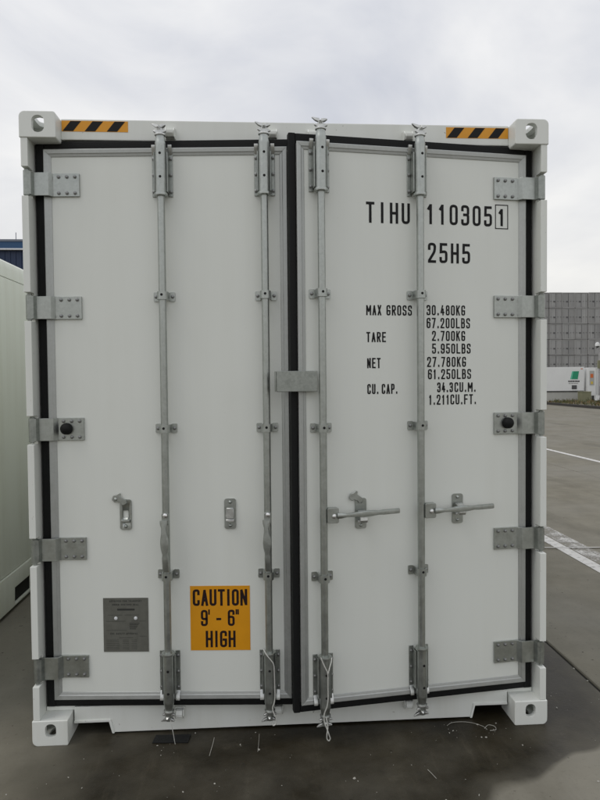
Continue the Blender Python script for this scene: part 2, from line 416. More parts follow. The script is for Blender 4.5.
# ------------------------------------------------------------------ ground
ground = struct(put('ground', MB().add([(-900,-900,-.012),(900,-900,-.012),(900,1500,-.012),(-900,1500,-.012)], [(0,1,2,3)]), 'yard_concrete', smooth=False))
bed = MB()
SX, SY, JW = 3.83, 5.2, .016
slab_me = MB().box(-SX/2+JW/2, SX/2-JW/2, -SY/2+JW/2, SY/2-JW/2, -.06, 0).mesh('slab', 'yard_concrete', .006, 1, False)
for i in range(-4, 6):
    for j in range(-2, 9):
        x = 1.65+SX*(i-.5); y = (-2.1 if i % 2 == 0 else 3.15)+SY*(j-.5)
        o = link('slab', slab_me, ground, (x, y, random.uniform(-.0012, .0012)))
bed.box(1.65-SX*5+.02, 1.65+SX*5-.02, -12.2, 44, -.0105, -.010)
put('joint_filler', bed, 'joint_dark', ground, smooth=False)
def strip(name, pts, mat, z=.004):
    return struct(put(name, MB().add([(x, y, z) for x, y in pts], [tuple(range(len(pts)))]), mat, smooth=False))
strip('painted_line', [(6.50,-6),(6.62,-6),(6.60,40),(6.48,40)], 'line_paint')
strip('painted_line', [(2.72,-6),(2.84,-6),(2.93,30),(2.81,30)], 'line_paint')
strip('painted_line', [(2.86,-6),(3.06,-6),(3.10,30),(2.92,30)], 'worn_paint', .0045)
strip('painted_line', [(2.62,3.20),(3.9,3.08),(3.9,3.10),(2.62,3.222)], 'line_paint', .0085)

# ------------------------------------------------------------------ the white container with its doors ajar
H, HW, LEN = 2.896, 1.219, 6.058
box = empty('shipping_container', (0,0,0))
tag(box, 'white refrigerated shipping container with both galvanised-hinged doors slightly ajar, marked 25H5', 'container')
HX, HY = 1.185, .06
def door_matrix(side, deg):
    T = Matrix.Translation((side*HX, HY, 0)); return T @ Matrix.Rotation(rad(deg), 4, 'Z') @ T.inverted()
ML, MR = door_matrix(-1, -4.0), door_matrix(1, 7.7)

# corner castings (hollow, with real openings)
def casting_mesh(top):
    cw, ch, cd = .162, .118, .178
    z0 = -ch/2
    poly = rounded_rect(0, cw, -ch/2, ch/2, .001, 1)
    r = .026
    pts = []
    corners = [(0, -ch/2, 180), (cw, -ch/2, 270), (cw, ch/2, 0), (0, ch/2, 90)]   # x=0 is the outer side
    rr = [r if not top else .004, .006, .014 if top else .004, r if top else .004]
    for (cx, cz, a0), q in zip(corners, rr):
        ox = cx+q if cx == 0 else cx-q; oz = cz+q if cz < 0 else cz-q
        for k in range(7):
            A = rad(a0+90*k/6); pts.append((ox+q*math.cos(A), oz+q*math.sin(A)))
    base = MB().prism(pts, 'y', 0, cd).mesh('casting_base', 'frame_paint', .005, 2)
    hx, hz = .084, (.002 if top else .012)
    hw, hh = (.028, .038) if top else (.025, .032)
    c_front = MB().prism(rounded_rect(hx-hw, hx+hw, hz-hh, hz+hh, hw*.92, 6), 'y', -.05, .06).mesh('c', 'frame_paint')
    c_cav = MB().box(.017, cw-.012, .028, cd-.012, -ch/2+.012, ch/2-.02).mesh('c', 'frame_paint')
    c_side = MB().prism(rounded_rect(.050, .128, hz-.030, hz+.030, .027, 6), 'x', -.05, .05).mesh('c', 'frame_paint')
    c_top = MB().prism(rounded_rect(.052, .114, .034, .150, .03, 6), 'z', (0 if top else -.2), (.2 if top else 0)).mesh('c', 'frame_paint')
    me = boolean(base, [c_front, c_cav, c_side, c_top])
    if not me.materials: me.materials.append(MATS['frame_paint'])
    for p in me.polygons: p.use_smooth = True; p.material_index = 0
    me.set_sharp_from_angle(angle=rad(50)); WEIGHTED.add(me.name)
    return me
CT, CB = casting_mesh(True), casting_mesh(False)
CTr, CBr = mirrored(CT, 0), mirrored(CB, 0)
CTb, CBb, CTrb, CBrb = (mirrored(m, 1) for m in (CT, CB, CTr, CBr))
def castings(parent, hw, h, length, x=0, y=0):
    for z, l_, r_, lb, rb in ((h-.059, CT, CTr, CTb, CTrb), (.059, CB, CBr, CBb, CBrb)):
        link('corner_casting', l_, parent, (x-hw, y, z)); link('corner_casting', r_, parent, (x+hw, y, z))
        link('corner_casting', lb, parent, (x-hw, y+length, z)); link('corner_casting', rb, parent, (x+hw, y+length, z))
castings(box, HW, H, LEN)

HZ = [2.585, 2.022, 1.460, .899, .340]           # hinge heights
# corner posts: a back box with front pieces left out at the hinges, as on the real post
for s in (-1, 1):
    mb = MB()
    mb.box(s*1.212, s*1.1835, .066, .118, .116, H-.116)
    mb.box(s*1.212, s*1.142, .118, .150, .116, H-.116)
    zs = [.117]
    for z in sorted(HZ): zs += [z-.064, z+.064]
    zs.append(H-.117)
    for k in range(0, len(zs), 2):
        za, zb = zs[k], zs[k+1]
        mb.prism([(.004, za+.0015), (.0655, za), (.0655, zb), (.004, zb-.0015)], 'x', s*1.2135, s*1.183)
    put('corner_post', mb, 'frame_paint', box, bevel=.002, seg=2)
for s in (-1, 1):
    put('corner_post', MB().box(s*1.212, s*1.10, LEN-.15, LEN-.006, .116, H-.116), 'frame_paint', box, bevel=.004, seg=2)
# header with folded top edge, sill with fork openings
mb = MB().box(-1.058, 1.058, .083, .20, 2.797, 2.8935); mb.box(-1.181, 1.181, .122, .20, 2.768, 2.796)
put('header', mb, 'frame_paint', box, bevel=.006, seg=2)
mb = MB()
sill = [(-1.050,.138),(-1.050,.066),(-.884,.066),(-.866,.008),(.872,.008),(.889,.070),(1.052,.070),(1.052,.138)]
mb.prism(sill, 'y', .083, .22)
put('door_sill', mb, 'frame_paint', box, bevel=.004, seg=2)
put('sill_top', MB().box(-1.181, 1.181, .095, .22, .1185, .139), 'frame_paint', box, bevel=.002)
# folded lips round the two openings
for s, zt in ((-1, .066), (1, .070)):
    put('sill_lip', MB().prism([(s*1.050, zt+.008), (s*.879, zt+.008), (s*.862, .006), (s*.873, .006), (s*.888, zt-.004), (s*1.050, zt-.004)], 'y', .077, .16), 'frame_paint', box, bevel=.002, seg=2)

# walls, roof, floor
for s in (-1, 1):
    w_ = put('side_wall', MB().box(s*1.196, s*1.145, .152, LEN-.15, .165, H-.072), 'white_paint', box, bevel=.003)
    put('top_rail', MB().box(s*1.213, s*1.14, .18, LEN-.18, H-.070, H-.004), 'frame_paint', box, bevel=.006, seg=2)
    mb = MB(); prev = .18
    for y0 in (1.74, 3.96):
        mb.box(s*1.213, s*1.13, prev, y0, .03, .163); mb.box(s*1.213, s*1.13, y0, y0+.36, .145, .163); mb.box(s*1.213, s*1.13, y0, y0+.36, .03, .042); prev = y0+.36
    mb.box(s*1.213, s*1.13, prev, LEN-.18, .03, .163)
    put('bottom_rail', mb, 'frame_paint', box)
put('roof', MB().box(-1.138, 1.138, .202, LEN-.02, H-.050, H-.012), 'white_paint', box, bevel=.002)
put('floor', MB().box(-1.128, 1.128, .222, LEN-.03, .145, .164), 'galvanised_dull', box)
put('end_wall', MB().box(-1.098, 1.098, LEN-.07, LEN-.02, .166, H-.052), 'white_paint', box)
mb = MB()
for k in range(9): mb.box(-1.127, 1.127, .5+k*.6, .56+k*.6, .035, .143)
put('cross_members', mb, 'galvanised_dull', box)
# hazard strips on the header
for x0, x1, z0, z1, n in ((-1.053, -.751, 2.8355, 2.8848, 3), (.750, 1.054, 2.8305, 2.8815, 3)):
    hs = put('hazard_strip', flat_sheet(x0, x1, z0, z1, .0828, .0008), 'sticker_orange', box, smooth=False)
    L_ = x1-x0
    for k in range(3):
        a_ = x0+.004+k*L_*.332; w_ = L_*.158; sh = L_*.122; b_ = .0017
        put('black_stripe', MB().prism([(a_, z0+b_), (a_+w_, z0+b_), (a_+w_+sh, z1-b_), (a_+sh, z1-b_)], 'y', .0812, .08196), 'ink_black', hs, smooth=False)

# ---- doors
DF = .085
def mitred(side, x0, x1, z0, z1, w, y0, y1):
    """a frame strip with 45-degree ends; outer bounds x0..x1, z0..z1, width w"""
    P = {'top': [(x0,z1),(x1,z1),(x1-w,z1-w),(x0+w,z1-w)], 'bottom': [(x0,z0),(x1,z0),(x1-w,z0+w),(x0+w,z0+w)],
         'left': [(x0,z0),(x0,z1),(x0+w,z1-w),(x0+w,z0+w)], 'right': [(x1,z0),(x1,z1),(x1-w,z1-w),(x1-w,z0+w)]}[side]
    return MB().prism(P, 'y', y0, y1)
def trim_bar(side, x0, x1, z0, z1):
    # stepped, sloping extrusion swept along one side, with mitred ends
    prof = [(0, -.0005), (0, -.0085), (.003, -.0105), (.020, -.0085), (.0225, -.0055), (.034, -.0035), (.0355, -.0005)]
    rings = []
    for end in (0, 1):
        rg = []
        for q, yy in prof:
            P = {'top': ((x0+q, z1-q), (x1-q, z1-q)), 'bottom': ((x0+q, z0+q), (x1-q, z0+q)), 'left': ((x0+q, z0+q), (x0+q, z1-q)), 'right': ((x1-q, z0+q), (x1-q, z1-q))}[side][end]
            rg.append((P[0], DF+yy, P[1]))
        rings.append(rg)
    n = len(prof)
    return MB().add(rings[0]+rings[1], [tuple(range(n)), tuple(range(2*n-1, n-1, -1))]+[(i, (i+1) % n, n+(i+1) % n, n+i) for i in range(n)])
doors = {}
for key, x0, x1, M, g0, g1 in (('L', -1.138, -.017, ML, -1.181, .004), ('R', .013, 1.140, MR, -.0205, 1.181)):
    z0, z1 = .180, 2.750
    d = put('door', MB().box(x0+.002, x1-.002, DF, .150, z0+.002, z1-.002), 'white_paint', box, M=M, bevel=.002)
    doors[key] = d
    for sd in ('top', 'bottom', 'left', 'right'):
        put('trim', trim_bar(sd, x0, x1, z0, z1), 'aluminium', d, bevel=.0008)
    # gasket: lip and body, one strip along each edge
    gz0, gz1 = .1415, 2.7905; q = .0012
    for a_, b_, c_, e_ in ((g0, x0-q, gz0, gz1), (x1+q, g1, gz0, gz1), (x0-q+.0003, x1+q-.0003, z1+q, gz1-.0004), (x0-q+.0003, x1+q-.0003, gz0+.0004, z0-q)):
        hor = (b_-a_) > .5
        mb = MB()
        if hor:
            zc_ = (c_+e_)/2; mb.prism([(.0925, c_+.003), (.0915, zc_), (.0925, e_-.003), (.096, e_), (.130, e_), (.130, c_), (.096, c_)], 'x', a_, b_)
        else:
            xc_ = (a_+b_)/2; mb.prism([(a_+.003, .0925), (xc_, .0915), (b_-.003, .0925), (b_, .096), (b_, .130), (a_, .130), (a_, .096)], 'z', c_, e_)
        put('gasket', mb, 'rubber', d, bevel=.0015)
    if key == 'L':   # inner shield behind the free edge
        pass

# ---- shared small pieces
bolt_me = MB().lathe([(.0085, 0), (.0085, -.002), (.0068, -.0022), (.0066, -.0065), (.004, -.008), (.0005, -.0084)], (0,0,0), 'y', 10).mesh('bolt', 'bolt_steel')
rivet_me = MB().lathe([(.0085, 0), (.0075, -.003), (.005, -.0055), (.0005, -.0065)], (0,0,0), 'y', 12).mesh('rivet', 'galvanised')
hole_me = MB().lathe([(.0062, 0), (.0058, -.0012), (.0005, -.0012)], (0,0,0), 'y', 12).mesh('hole_shade_disc', 'hole_shade')  # black disc painted as the shade in a screw hole
def bolts(parent, pts, me=bolt_me, name='bolt'):
    for x, y, z in pts: link(name, me, parent, (x, y, z))

# ---- hinges (mesh modelled for the left door about x=-HX; mirrored for the right)
def hinge_mesh():
    mb = MB(); h = .0525
    t = .009
    # strap: flat on the door, jog, arm to the knuckle
    prof = [(-.973, DF-.001), (-1.096, DF-.001), (-1.112, .062), (-1.190, .060), (-1.190, .051), (-1.108, .052), (-1.091, DF-.001-t), (-.973, DF-.001-t)]
    mb.prism(prof, 'z', -h, h)
    return mb.mesh('hinge', 'galvanised', .0018, 2)
def knuckle_mesh():
    mb = MB()
    mb.lathe([(.0135, -.0555), (.0155, -.0545), (.0155, .0545), (.0135, .0555)], (-1.1985, .036, 0), 'z', 18)
    mb.prism([(-1.190, .024), (-1.178, .030), (-1.172, .0505), (-1.190, .0505)], 'z', -.0515, .0515)
    return mb.mesh('knuckle', 'galvanised_dull', 0)
def pin_mesh():
    mb = MB(); mb.lathe([(.0005, -.0615), (.009, -.061), (.009, .050), (.011, .0557), (.011, .0600), (.008, .0615), (.0005, .062)], (-1.1985, .036, 0), 'z', 14)
    return mb.mesh('pin', 'galvanised_dull')
hm, km, pm = hinge_mesh(), knuckle_mesh(), pin_mesh()
stop_me = MB().lathe([(.0265, 0), (.0275, -.006), (.0265, -.018), (.021, -.028), (.012, -.034), (.0005, -.0355)], (0,0,0), 'y', 22).mesh('door_stop', 'rubber')
lug_me = MB().lathe([(.0165,-.006),(.0165,.006)], (0,0,0), 'z', 18).mesh('hinge_lug', 'frame_paint')
for s, M in ((-1, ML), (1, MR)):
    a_, b_, c_ = (hm, km, pm) if s < 0 else (mirrored(hm, 0), mirrored(km, 0), mirrored(pm, 0))
    for i, z in enumerate(HZ):
        hg = link('hinge', a_, box, (0, 0, z), M)
        link('knuckle', b_, hg); link('pin', c_, hg)
        yb = DF-.0102
        bolts(hg, [(s*x, yb, zz) for x in (1.068, 1.030, .993) for zz in (.037, -.037)])
        if i == 2:
            link('door_stop', stop_me, hg, (s*(1.052 if s < 0 else 1.040), yb, .002))

# ---- locking rods
RY = .040
def bar_prism(mb, pts, y0, y1): return mb.prism(pts, 'y', y0, y1)
sleeve_prof = [(.0205, 0), (.0262, .0015), (.0262, .009), (.0248, .010), (.0248, .225), (.0248, .232), (.0225, .240), (.0195, .262), (.0195, .272)]
ring_me = MB().lathe([(.019, -.0055), (.0305, -.0055), (.0315, 0), (.0305, .0055), (.019, .0055)], (0,0,0), 'z', 22).mesh('collar', 'galvanised')
ring2_me = MB().lathe([(.018, -.004), (.0245, -.004), (.0255, 0), (.0245, .004), (.018, .004)], (0,0,0), 'z', 20).mesh('collar', 'zinc_bright')
rod_me = MB().lathe([(.0170, .10), (.0170, 2.79)], (0,0,0), 'z', 20).mesh('locking_rod', 'galvanised')
sl_top = MB().lathe(sleeve_prof, (0,0,0), 'z', 24).mesh('sleeve', 'galvanised')
sl_bot = MB().lathe([(r_, -z_) for r_, z_ in sleeve_prof], (0,0,0), 'z', 24).mesh('sleeve', 'galvanised')
def bearing_plate(up):
    mb = MB(); s = 1 if up else -1
    # winged plate: two flat wings on the door, risers hugging the sleeve, notched ends
    for sx in (-1, 1):
        w = [(sx*.0265, 0), (sx*.0475, 0), (sx*.0475, s*.190), (sx*.0405, s*.204), (sx*.0265, s*.204)]
        mb.prism(w, 'y', DF-.0065, DF-.0005)
        mb.prism([(sx*.0262, s*.012), (sx*.0320, s*.012), (sx*.0320, s*.192), (sx*.0262, s*.192)], 'y', RY-.002, DF-.0067)
    mb.box(-.0247, .0247, DF-.0100, DF-.0005, s*.012, s*.205)
    return mb.mesh('bearing_plate', 'galvanised_dull', .0015)
ear_prof = lambda s: [(DF-.0066, s*.188), (DF-.022, s*.214), (DF-.024, s*.232), (DF-.0105, s*.236), (DF-.0105, s*.206), (DF-.0066, s*.205)]
ear_top, ear_bot = (MB().prism(ear_prof(s), 'x', -.0095, .0095).mesh('plate_ear', 'zinc_bright', .002, 2) for s in (1, -1))
bp_top, bp_bot = bearing_plate(True), bearing_plate(False)
def clamp_mesh():
    mb = MB()
    for sx in (-1, 1):
        mb.prism(rounded_rect(min(sx*.024, sx*.050), max(sx*.024, sx*.050), -.021, .021, .005, 3), 'y', DF-.0055, DF-.0005)
        mb.box(sx*.0195, sx*.0245, RY, DF-.0006, -.018, .018)
    n = 10; o_, i_ = [], []
    for k in range(n+1):
        A = math.pi+math.pi*k/n; o_.append((.0245*math.cos(A), RY+.0245*math.sin(A))); i_.append((.0192*math.cos(A), RY+.0192*math.sin(A)))
    for k in range(n): mb.prism([o_[k], o_[k+1], i_[k+1], i_[k]], 'z', -.018, .018)
    return mb.mesh('guide_clamp', 'galvanised', .0, 1)
cl_me = clamp_mesh()
def cam_mesh(seed, up):
    rnd = random.Random(seed); mb = MB(); s = 1 if up else -1
    mb.lathe([(.0165, 0), (.0165, s*.028), (.011, s*.034)], (0,0,0), 'z', 14)
    def horn(ang, rise, z, ln, w=.011):
        d = Vector((math.cos(rad(ang)), math.sin(rad(ang)), 0)); q = Vector((-d.y, d.x, 0))
        p0 = d*.006+Vector((0,0,s*z)); p1 = d*ln*.62+Vector((0,0,s*(z+rise*.4))); p2 = d*ln+Vector((0,0,s*(z+rise)))
        vs = []
        for p, ww, hh_ in ((p0, w, .009), (p1, w*.8, .007), (p2, w*.35, .003)):
            vs += [p+q*ww+Vector((0,0,hh_)), p-q*ww+Vector((0,0,hh_)), p-q*ww-Vector((0,0,hh_)), p+q*ww-Vector((0,0,hh_))]
        fs = [(0,3,2,1), (8,9,10,11)]+[(4*j+k, 4*j+(k+1) % 4, 4*j+4+(k+1) % 4, 4*j+4+k) for j in (0, 1) for k in range(4)]
        mb.add(vs, fs)
    rot = rnd.uniform(-18, 18)
    horn(178+rot, .016, .038, .046); horn(-18+rot, .004, .036, .036); horn(200+rot, .004, .010, .036); horn(-8+rot, .002, .011, .037); horn(-95+rot, .006, .024, .030)
    return mb.mesh('cam', 'zinc_bright', .0015)
def handle_block(sx):
    mb = MB(); mb.prism(rounded_rect(min(sx*.012, sx*.066), max(sx*.012, sx*.066), -.036, .034, .008, 3), 'y', -.022, .006)
    return mb.mesh('handle_hub', 'galvanised', .0025, 2)
def handle_bar():
    # pointing +x from the hub: flat tapered neck, lens-shaped middle, rounded-bar grip
    st = [(.056, .013, .006), (.075, .0125, .007), (.100, .0085, .008), (.125, .0095, .0085), (.155, .0125, .009), (.185, .0145, .010), (.215, .0135, .010), (.250, .0095, .009), (.262, .0105, .009), (.272, .0115, .0095), (.345, .0115, .0095), (.350, .0105, .008)]
    n = 10; vs = []
    for i, (x, hz_, hy) in enumerate(st):
        zc_ = -.002+.008*(x-.03)/.32; yc = -.030-.004*math.sin(math.pi*min(1, x/.35))
        for k in range(n):
            A = 2*math.pi*k/n; ca, sa = math.cos(A), math.sin(A)
            e = .6
            vs.append((x, yc+hy*math.copysign(abs(ca)**e, ca), zc_+hz_*math.copysign(abs(sa)**e, sa)))
    fs = [(i*n+k, i*n+(k+1) % n, (i+1)*n+(k+1) % n, (i+1)*n+k) for i in range(len(st)-1) for k in range(n)]+[tuple(range(n))[::-1], tuple(range((len(st)-1)*n, len(st)*n))]
    return MB().add(vs, fs).mesh('handle', 'galvanised')
hub_me, bar_me = handle_block(1), handle_bar()
hubpin_me = MB().lathe([(.0105, 0), (.0105, -.004), (.006, -.0075), (.0005, -.008)], (0,0,0), 'y', 12).mesh('pivot_pin', 'bright_pin')
rods = {}
for i, (x, M, side, hr) in enumerate(((-.590, ML, 'L', False), (-.120, ML, 'L', False), (.116, MR, 'R', True), (.584, MR, 'R', True))):
    rd = link('locking_rod', rod_me, box, (x, RY, 0), M); rods[i] = rd
    for top in (True, False):
        zb = 2.527 if top else .413
        link('bearing_plate', bp_top if top else bp_bot, rd, (0, -RY, zb))
        link('sleeve', sl_top if top else sl_bot, rd, (0, 0, zb-.002 if top else zb+.002))
        link('collar', ring_me, rd, (0, 0, zb-.001 if top else zb+.001))
        zc_ = 2.795 if top else .143
        link('collar', ring2_me, rd, (0, 0, zc_))
        link('cam', cam_mesh(i*2+top+3, top), rd, (0, 0, 2.798 if top else .140)).scale = (.86, .86, .9)
        s = 1 if top else -1
        bolts(rd, [(sx*.0395, DF-.0075-RY, zb+s*q) for sx in (-1, 1) for q in (.022, .098, .172)])
        for sx in (-1, 1): link('plate_ear', ear_top if top else ear_bot, rd, (sx*.0370, -RY, zb))
        for q in (.075, .180): link('screw_hole_shade', hole_me, rd, (.002, -.0244, zb+s*q))
    for z in (2.069, 1.460, .776):
        link('guide_clamp', cl_me, rd, (0, -RY, z)); bolts(rd, [(sx*.038, DF-.0065-RY, z) for sx in (-1, 1)])
        link('screw_hole_shade', hole_me, rd, (.0, -.0240, z+.003))
    if hr:
        link('handle_hub', hub_me, rd, (0, 0, 1.066)); h_ = link('handle', bar_me, rd, (0, 0, 1.066)); h_.rotation_euler = (0, rad(-.5), 0)
        link('pivot_pin', hubpin_me, rd, (.044, -.022, 1.062))
    else:
        hb = link('handle_hub', hub_me, rd, (-.004, 0, 1.06)); hb.matrix_local = Matrix.Translation((.0, -.006, 1.085)) @ Matrix.Rotation(rad(90), 4, 'Y') @ Matrix.Diagonal((1.0, .8, .45, 1))
        h_ = link('handle', bar_me, rd); h_.matrix_local = Matrix.Translation((-.004, .004, 1.085)) @ Matrix.Rotation(rad(90.5), 4, 'Y') @ Matrix.Diagonal((.80, 1, 1.35, 1))
        link('pivot_pin', hubpin_me, rd, (.002, -.0285, 1.064))

# ---- handle retainers on the doors
def retainer_mesh(slot=True):
    mb = MB()
    base = MB().prism(rounded_rect(-.027, .027, -.071, .071, .011, 4), 'y', DF-.0065, DF-.0005).mesh('b', 'galvanised')
    cut = MB().prism(rounded_rect(-.012, .014, -.014, .020, .004, 3), 'y', DF-.05, DF+.05).mesh('c', 'galvanised')
    me = boolean(base, [cut]) if slot else base
    if not me.materials: me.materials.append(MATS['galvanised'])
    return me
rt_slot, rt_plain = retainer_mesh(True), retainer_mesh(False)
def flip_latch():
    mb = MB(); pts = [(-.062, .072), (-.055, .090), (-.040, .094), (-.026, .104), (-.020, .098), (-.022, .086), (.006, .066), (.004, .050), (-.014, .044), (-.020, .056), (-.036, .062), (-.050, .058)]
    mb.prism(pts, 'y', DF-.014, DF-.007); return mb.mesh('latch', 'galvanised', .0015)
latch_me = flip_latch()
def hook_mesh():
    mb = MB(); w = .017
    prof = [(DF-.007, .026), (DF-.030, .022), (DF-.052, .006), (DF-.056, -.014), (DF-.048, -.026), (DF-.044, -.022), (DF-.049, -.012), (DF-.046, .004), (DF-.028, .015), (DF-.007, .018)]
    mb.prism(prof, 'x', -w, w); mb.box(-.019, .019, DF-.030, DF-.0066, -.030, -.018)
    return mb.mesh('hook', 'zinc_bright', .0015)
hook_me = hook_mesh()
def hook_folded():
    mb = MB(); mb.prism([(-.016, .030), (.016, .030), (.020, -.006), (.016, -.020), (-.016, -.020), (-.020, -.006)], 'y', DF-.018, DF-.0068)
    mb.box(-.019, .019, DF-.022, DF-.0066, -.034, -.022)
    return mb.mesh('hook', 'zinc_bright', .002)
fold_me = hook_folded()
for x, M, kind in ((-.787, ML, 'flip'), (-.298, ML, 'fold'), (.302, MR, 'latch'), (.784, MR, 'hook')):
    rt = link('handle_retainer', rt_slot if kind == 'flip' else rt_plain, box, (x, 0, 1.057), M)
    bolts(rt, [(0, DF-.007, .055), (0, DF-.007, -.055)], rivet_me, 'rivet')
    if kind == 'flip':
        link('latch', latch_me, rt); bolts(rt, [(-.044, DF-.0142, .074)], rivet_me, 'rivet')
        put('hook', MB().box(-.020, .020, DF-.018, DF-.0067, -.036, -.022), 'galvanised', rt, bevel=.003, seg=2)
    if kind == 'latch':
        l2 = link('latch', latch_me, rt); l2.location = (.004, 0, .004); link('hook', hook_me, rt, (0, -.006, -.010))
    if kind == 'fold': link('hook', fold_me, rt, (0, 0, -.002))
    if kind == 'hook': link('hook', hook_me, rt, (0, -.010, .004))

# ---- cam keepers on header and sill
def keeper_mesh(up):
    mb = MB(); s = 1 if up else -1
    mb.box(-.024, .024, .0725, .0825, -.026, .026)
    mb.prism([(.072, -.022), (.040, -.024), (.026, -.012), (.026, .004), (.034, .006), (.040, -.004), (.072, .004)], 'x', -.0155, .0155)
    for sx in (-1, 1): mb.prism([(.072, -.024), (.044, -.024), (.036, .004), (.054, .022), (.072, .024)], 'x', sx*.016, sx*.022)
    if not up: mb.v = [(x, y, -z) for x, y, z in mb.v]
    return mb.mesh('cam_keeper', 'frame_paint', .003, 2)
kt, kb = keeper_mesh(True), keeper_mesh(False)
for x in (-.556, -.082, .104, .560): link('cam_keeper', kt, box, (x, 0, 2.829)); 
for x in (-.552, -.082, .104, .550): link('cam_keeper', kb, box, (x, 0, .098))

# ---- overlap plate joining the doors
op = put('overlap_plate', MB().box(-.094, .094, -.0035, .0035, -.0465, .0465), 'galvanised_dull', box, (0, .046, 1.673), MR, .0025, 2)
put('plate_bracket', MB().box(.020, .086, .0036, .038, -.040, .040), 'galvanised_dull', op, bevel=.002)
put('end_flange', MB().box(-.100, -.0945, -.004, .014, -.0455, .0455), 'galvanised_dull', op, bevel=.002)

# ---- print on the doors
PY = DF-.0008
def line(text, x0, x1, z0, z1, st, mat='ink_black', d='R', mono=False, gap=.42):
    return put('lettering', lettering(text, x0, x1, z0, z1, st, PY, mono, gap), mat, doors[d], smooth=False)
line('TIHU', .338, .551, 2.400, 2.496, .0125, mono=True)
line('110305', .632, .966, 2.404, 2.500, .0125, mono=True)
line('1', .996, 1.034, 2.408, 2.492, .0125, mono=True)
mb = MB(); ribbon(mb, [Vector(v) for v in ((.984,2.396),(1.048,2.396),(1.048,2.508),(.984,2.508))], .0045, True, PY)
put('digit_frame', mb, 'ink_black', doors['R'], smooth=False)
line('25H5', .640, .853, 2.224, 2.318, .0125)
small = .0068
for t, x0, x1, z0, z1 in (('MAX', .336, .409, 1.975, 2.023), ('GROSS', .434, .559, 1.975, 2.023), ('30.480KG', .632, .827, 1.978, 2.026), ('67.200LBS', .632, .852, 1.917, 1.966), ('TARE', .336, .431, 1.851, 1.898),
                          ('2.700KG', .659, .827, 1.857, 1.905), ('5.950LBS', .659, .855, 1.797, 1.845), ('NET', .339, .404, 1.730, 1.778), ('27.780KG', .634, .831, 1.734, 1.782),
                          ('61.250LBS', .638, .857, 1.676, 1.724), ('CU.', .339, .394, 1.610, 1.657), ('CAP.', .409, .487, 1.610, 1.657), ('34.3', .684, .764, 1.614, 1.661), ('CU.M.', .772, .882, 1.614, 1.661),
                          ('1.211', .642, .745, 1.555, 1.603), ('CU.FT.', .751, .884, 1.555, 1.603)):
    line(t, x0, x1, z0, z1, small, gap=.34)
# height warning sticker
x0, x1, z0, z1 = -.492, -.211, .410, .716
st_ = put('warning_sticker', flat_sheet(x0, x1, z0, z1, 0, .0009), 'sticker_orange', box, (0, DF-.0006, 0), ML, smooth=False)
sx_, sz_ = (x1-x0)/182, (z1-z0)/194
for t, a_, b_, c_, e_, w_ in (('CAUTION', 8, 174, 60, 10, .0116), ('9', 32, 53, 121, 72, .0108), ("'", 54, 60, 121, 72, .0075), ('-', 79, 94, 121, 72, .0105), ('6', 114, 135, 121, 72, .0108), ('"', 136, 150, 121, 72, .0075), ('HIGH', 46, 137, 185, 135, .0112)):
    put('lettering', lettering(t, x0+a_*sx_, x0+b_*sx_, z1-c_*sz_, z1-e_*sz_, w_, -.0012, gap=.20), 'ink_maroon', st_, smooth=False)
# approval data plate
x0, x1, z0, z1 = -.902, -.690, .406, .662
pl = put('data_plate', flat_sheet(x0, x1, z0, z1, 0, .0016), 'plate_metal', box, (0, DF-.0006, 0), ML, smooth=False)
for t, a_, b_, c_, e_ in (('APPROVED FOR TRANSPORT', .14, .86, .075, .042), ('UNDER CUSTOMS SEAL', .20, .79, .14, .107), ('CSC SAFETY APPROVAL', .15, .76, .68, .645)):
    put('lettering', lettering(t, x0+a_*(x1-x0), x0+b_*(x1-x0), z1-c_*(z1-z0), z1-e_*(z1-z0), .0017, -.0019), 'plate_ink', pl, smooth=False)
mb = MB(); rnd = random.Random(5); W_, H_ = x1-x0, z1-z0
def rl(a_, b_, q, t=.0012): mb.box(x0+a_*W_, x0+b_*W_, -.00205, -.0018, z1-q*H_-t/2, z1-q*H_+t/2)
for q, a_, b_ in ((.315, .10, .42), (.315, .47, .80), (.43, .06, .50), (.43, .62, .96), (.60, .06, .52), (.735, .35, .66), (.71, .80, .96)): rl(a_, b_, q)
for k in range(6):
    q = .78+k*.033; rl(.06, .30+.05*rnd.random(), q, .0016); rl(.42, .56, q, .0013); rl(.62, .74, q, .0013)
for k in range(5): rl(.58, .80-.02*k, .47+k*.026, .003)
rl(.31, .70, .215, .009)
struct(put('engraved_rows', mb, 'plate_ink', pl, smooth=False), 'stuff')
for xx in (.28, .72): link('rivet', MB().lathe([(.0082, 0), (.0078, -.003), (.004, -.0045), (.0004, -.005)], (0,0,0), 'y', 12).mesh('rivet', 'white_trim'), pl, (x0+xx*W_, -.0017, z1-.375*H_))

# ---- tie wires on the bottom cams
def wire(name, pts, r, M, label):
    # smooth the hand-laid points
    P = [Vector(p) for p in pts]; out = []
    for i in range(len(P)-1):
        p0, p1, p2, p3 = P[max(i-1, 0)], P[i], P[i+1], P[min(i+2, len(P)-1)]
        for k in range(5):
            t = k/5; out.append(.5*((2*p1)+(-p0+p2)*t+(2*p0-5*p1+4*p2-p3)*t*t+(-p0+3*p1-3*p2+p3)*t**3))
    out.append(P[-1])
    c = out[0]; o = put(name, MB().tube([q-c for q in out], r, 6), 'wire', None, c, M)
    return tag(o, label, 'wire', 'tie wires on the rod ends')
y = RY-.031
wire('tie_wire', [(.090,y+.004,.425),(.106,y-.002,.385),(.120,y-.003,.352),(.121,y-.003,.30),(.121,y-.003,.24),(.116,y-.002,.20),(.104,y+.002,.165),(.104,y,.130),(.114,y-.006,.100),(.124,y-.008,.070),(.128,y-.008,.055),(.122,y-.008,.046),(.114,y-.008,.054),(.113,y-.008,.075),(.118,y-.006,.11),(.112,y-.002,.15)], .0027, MR, 'twisted wire looped down the bottom rod end of the marked door, by the gap')
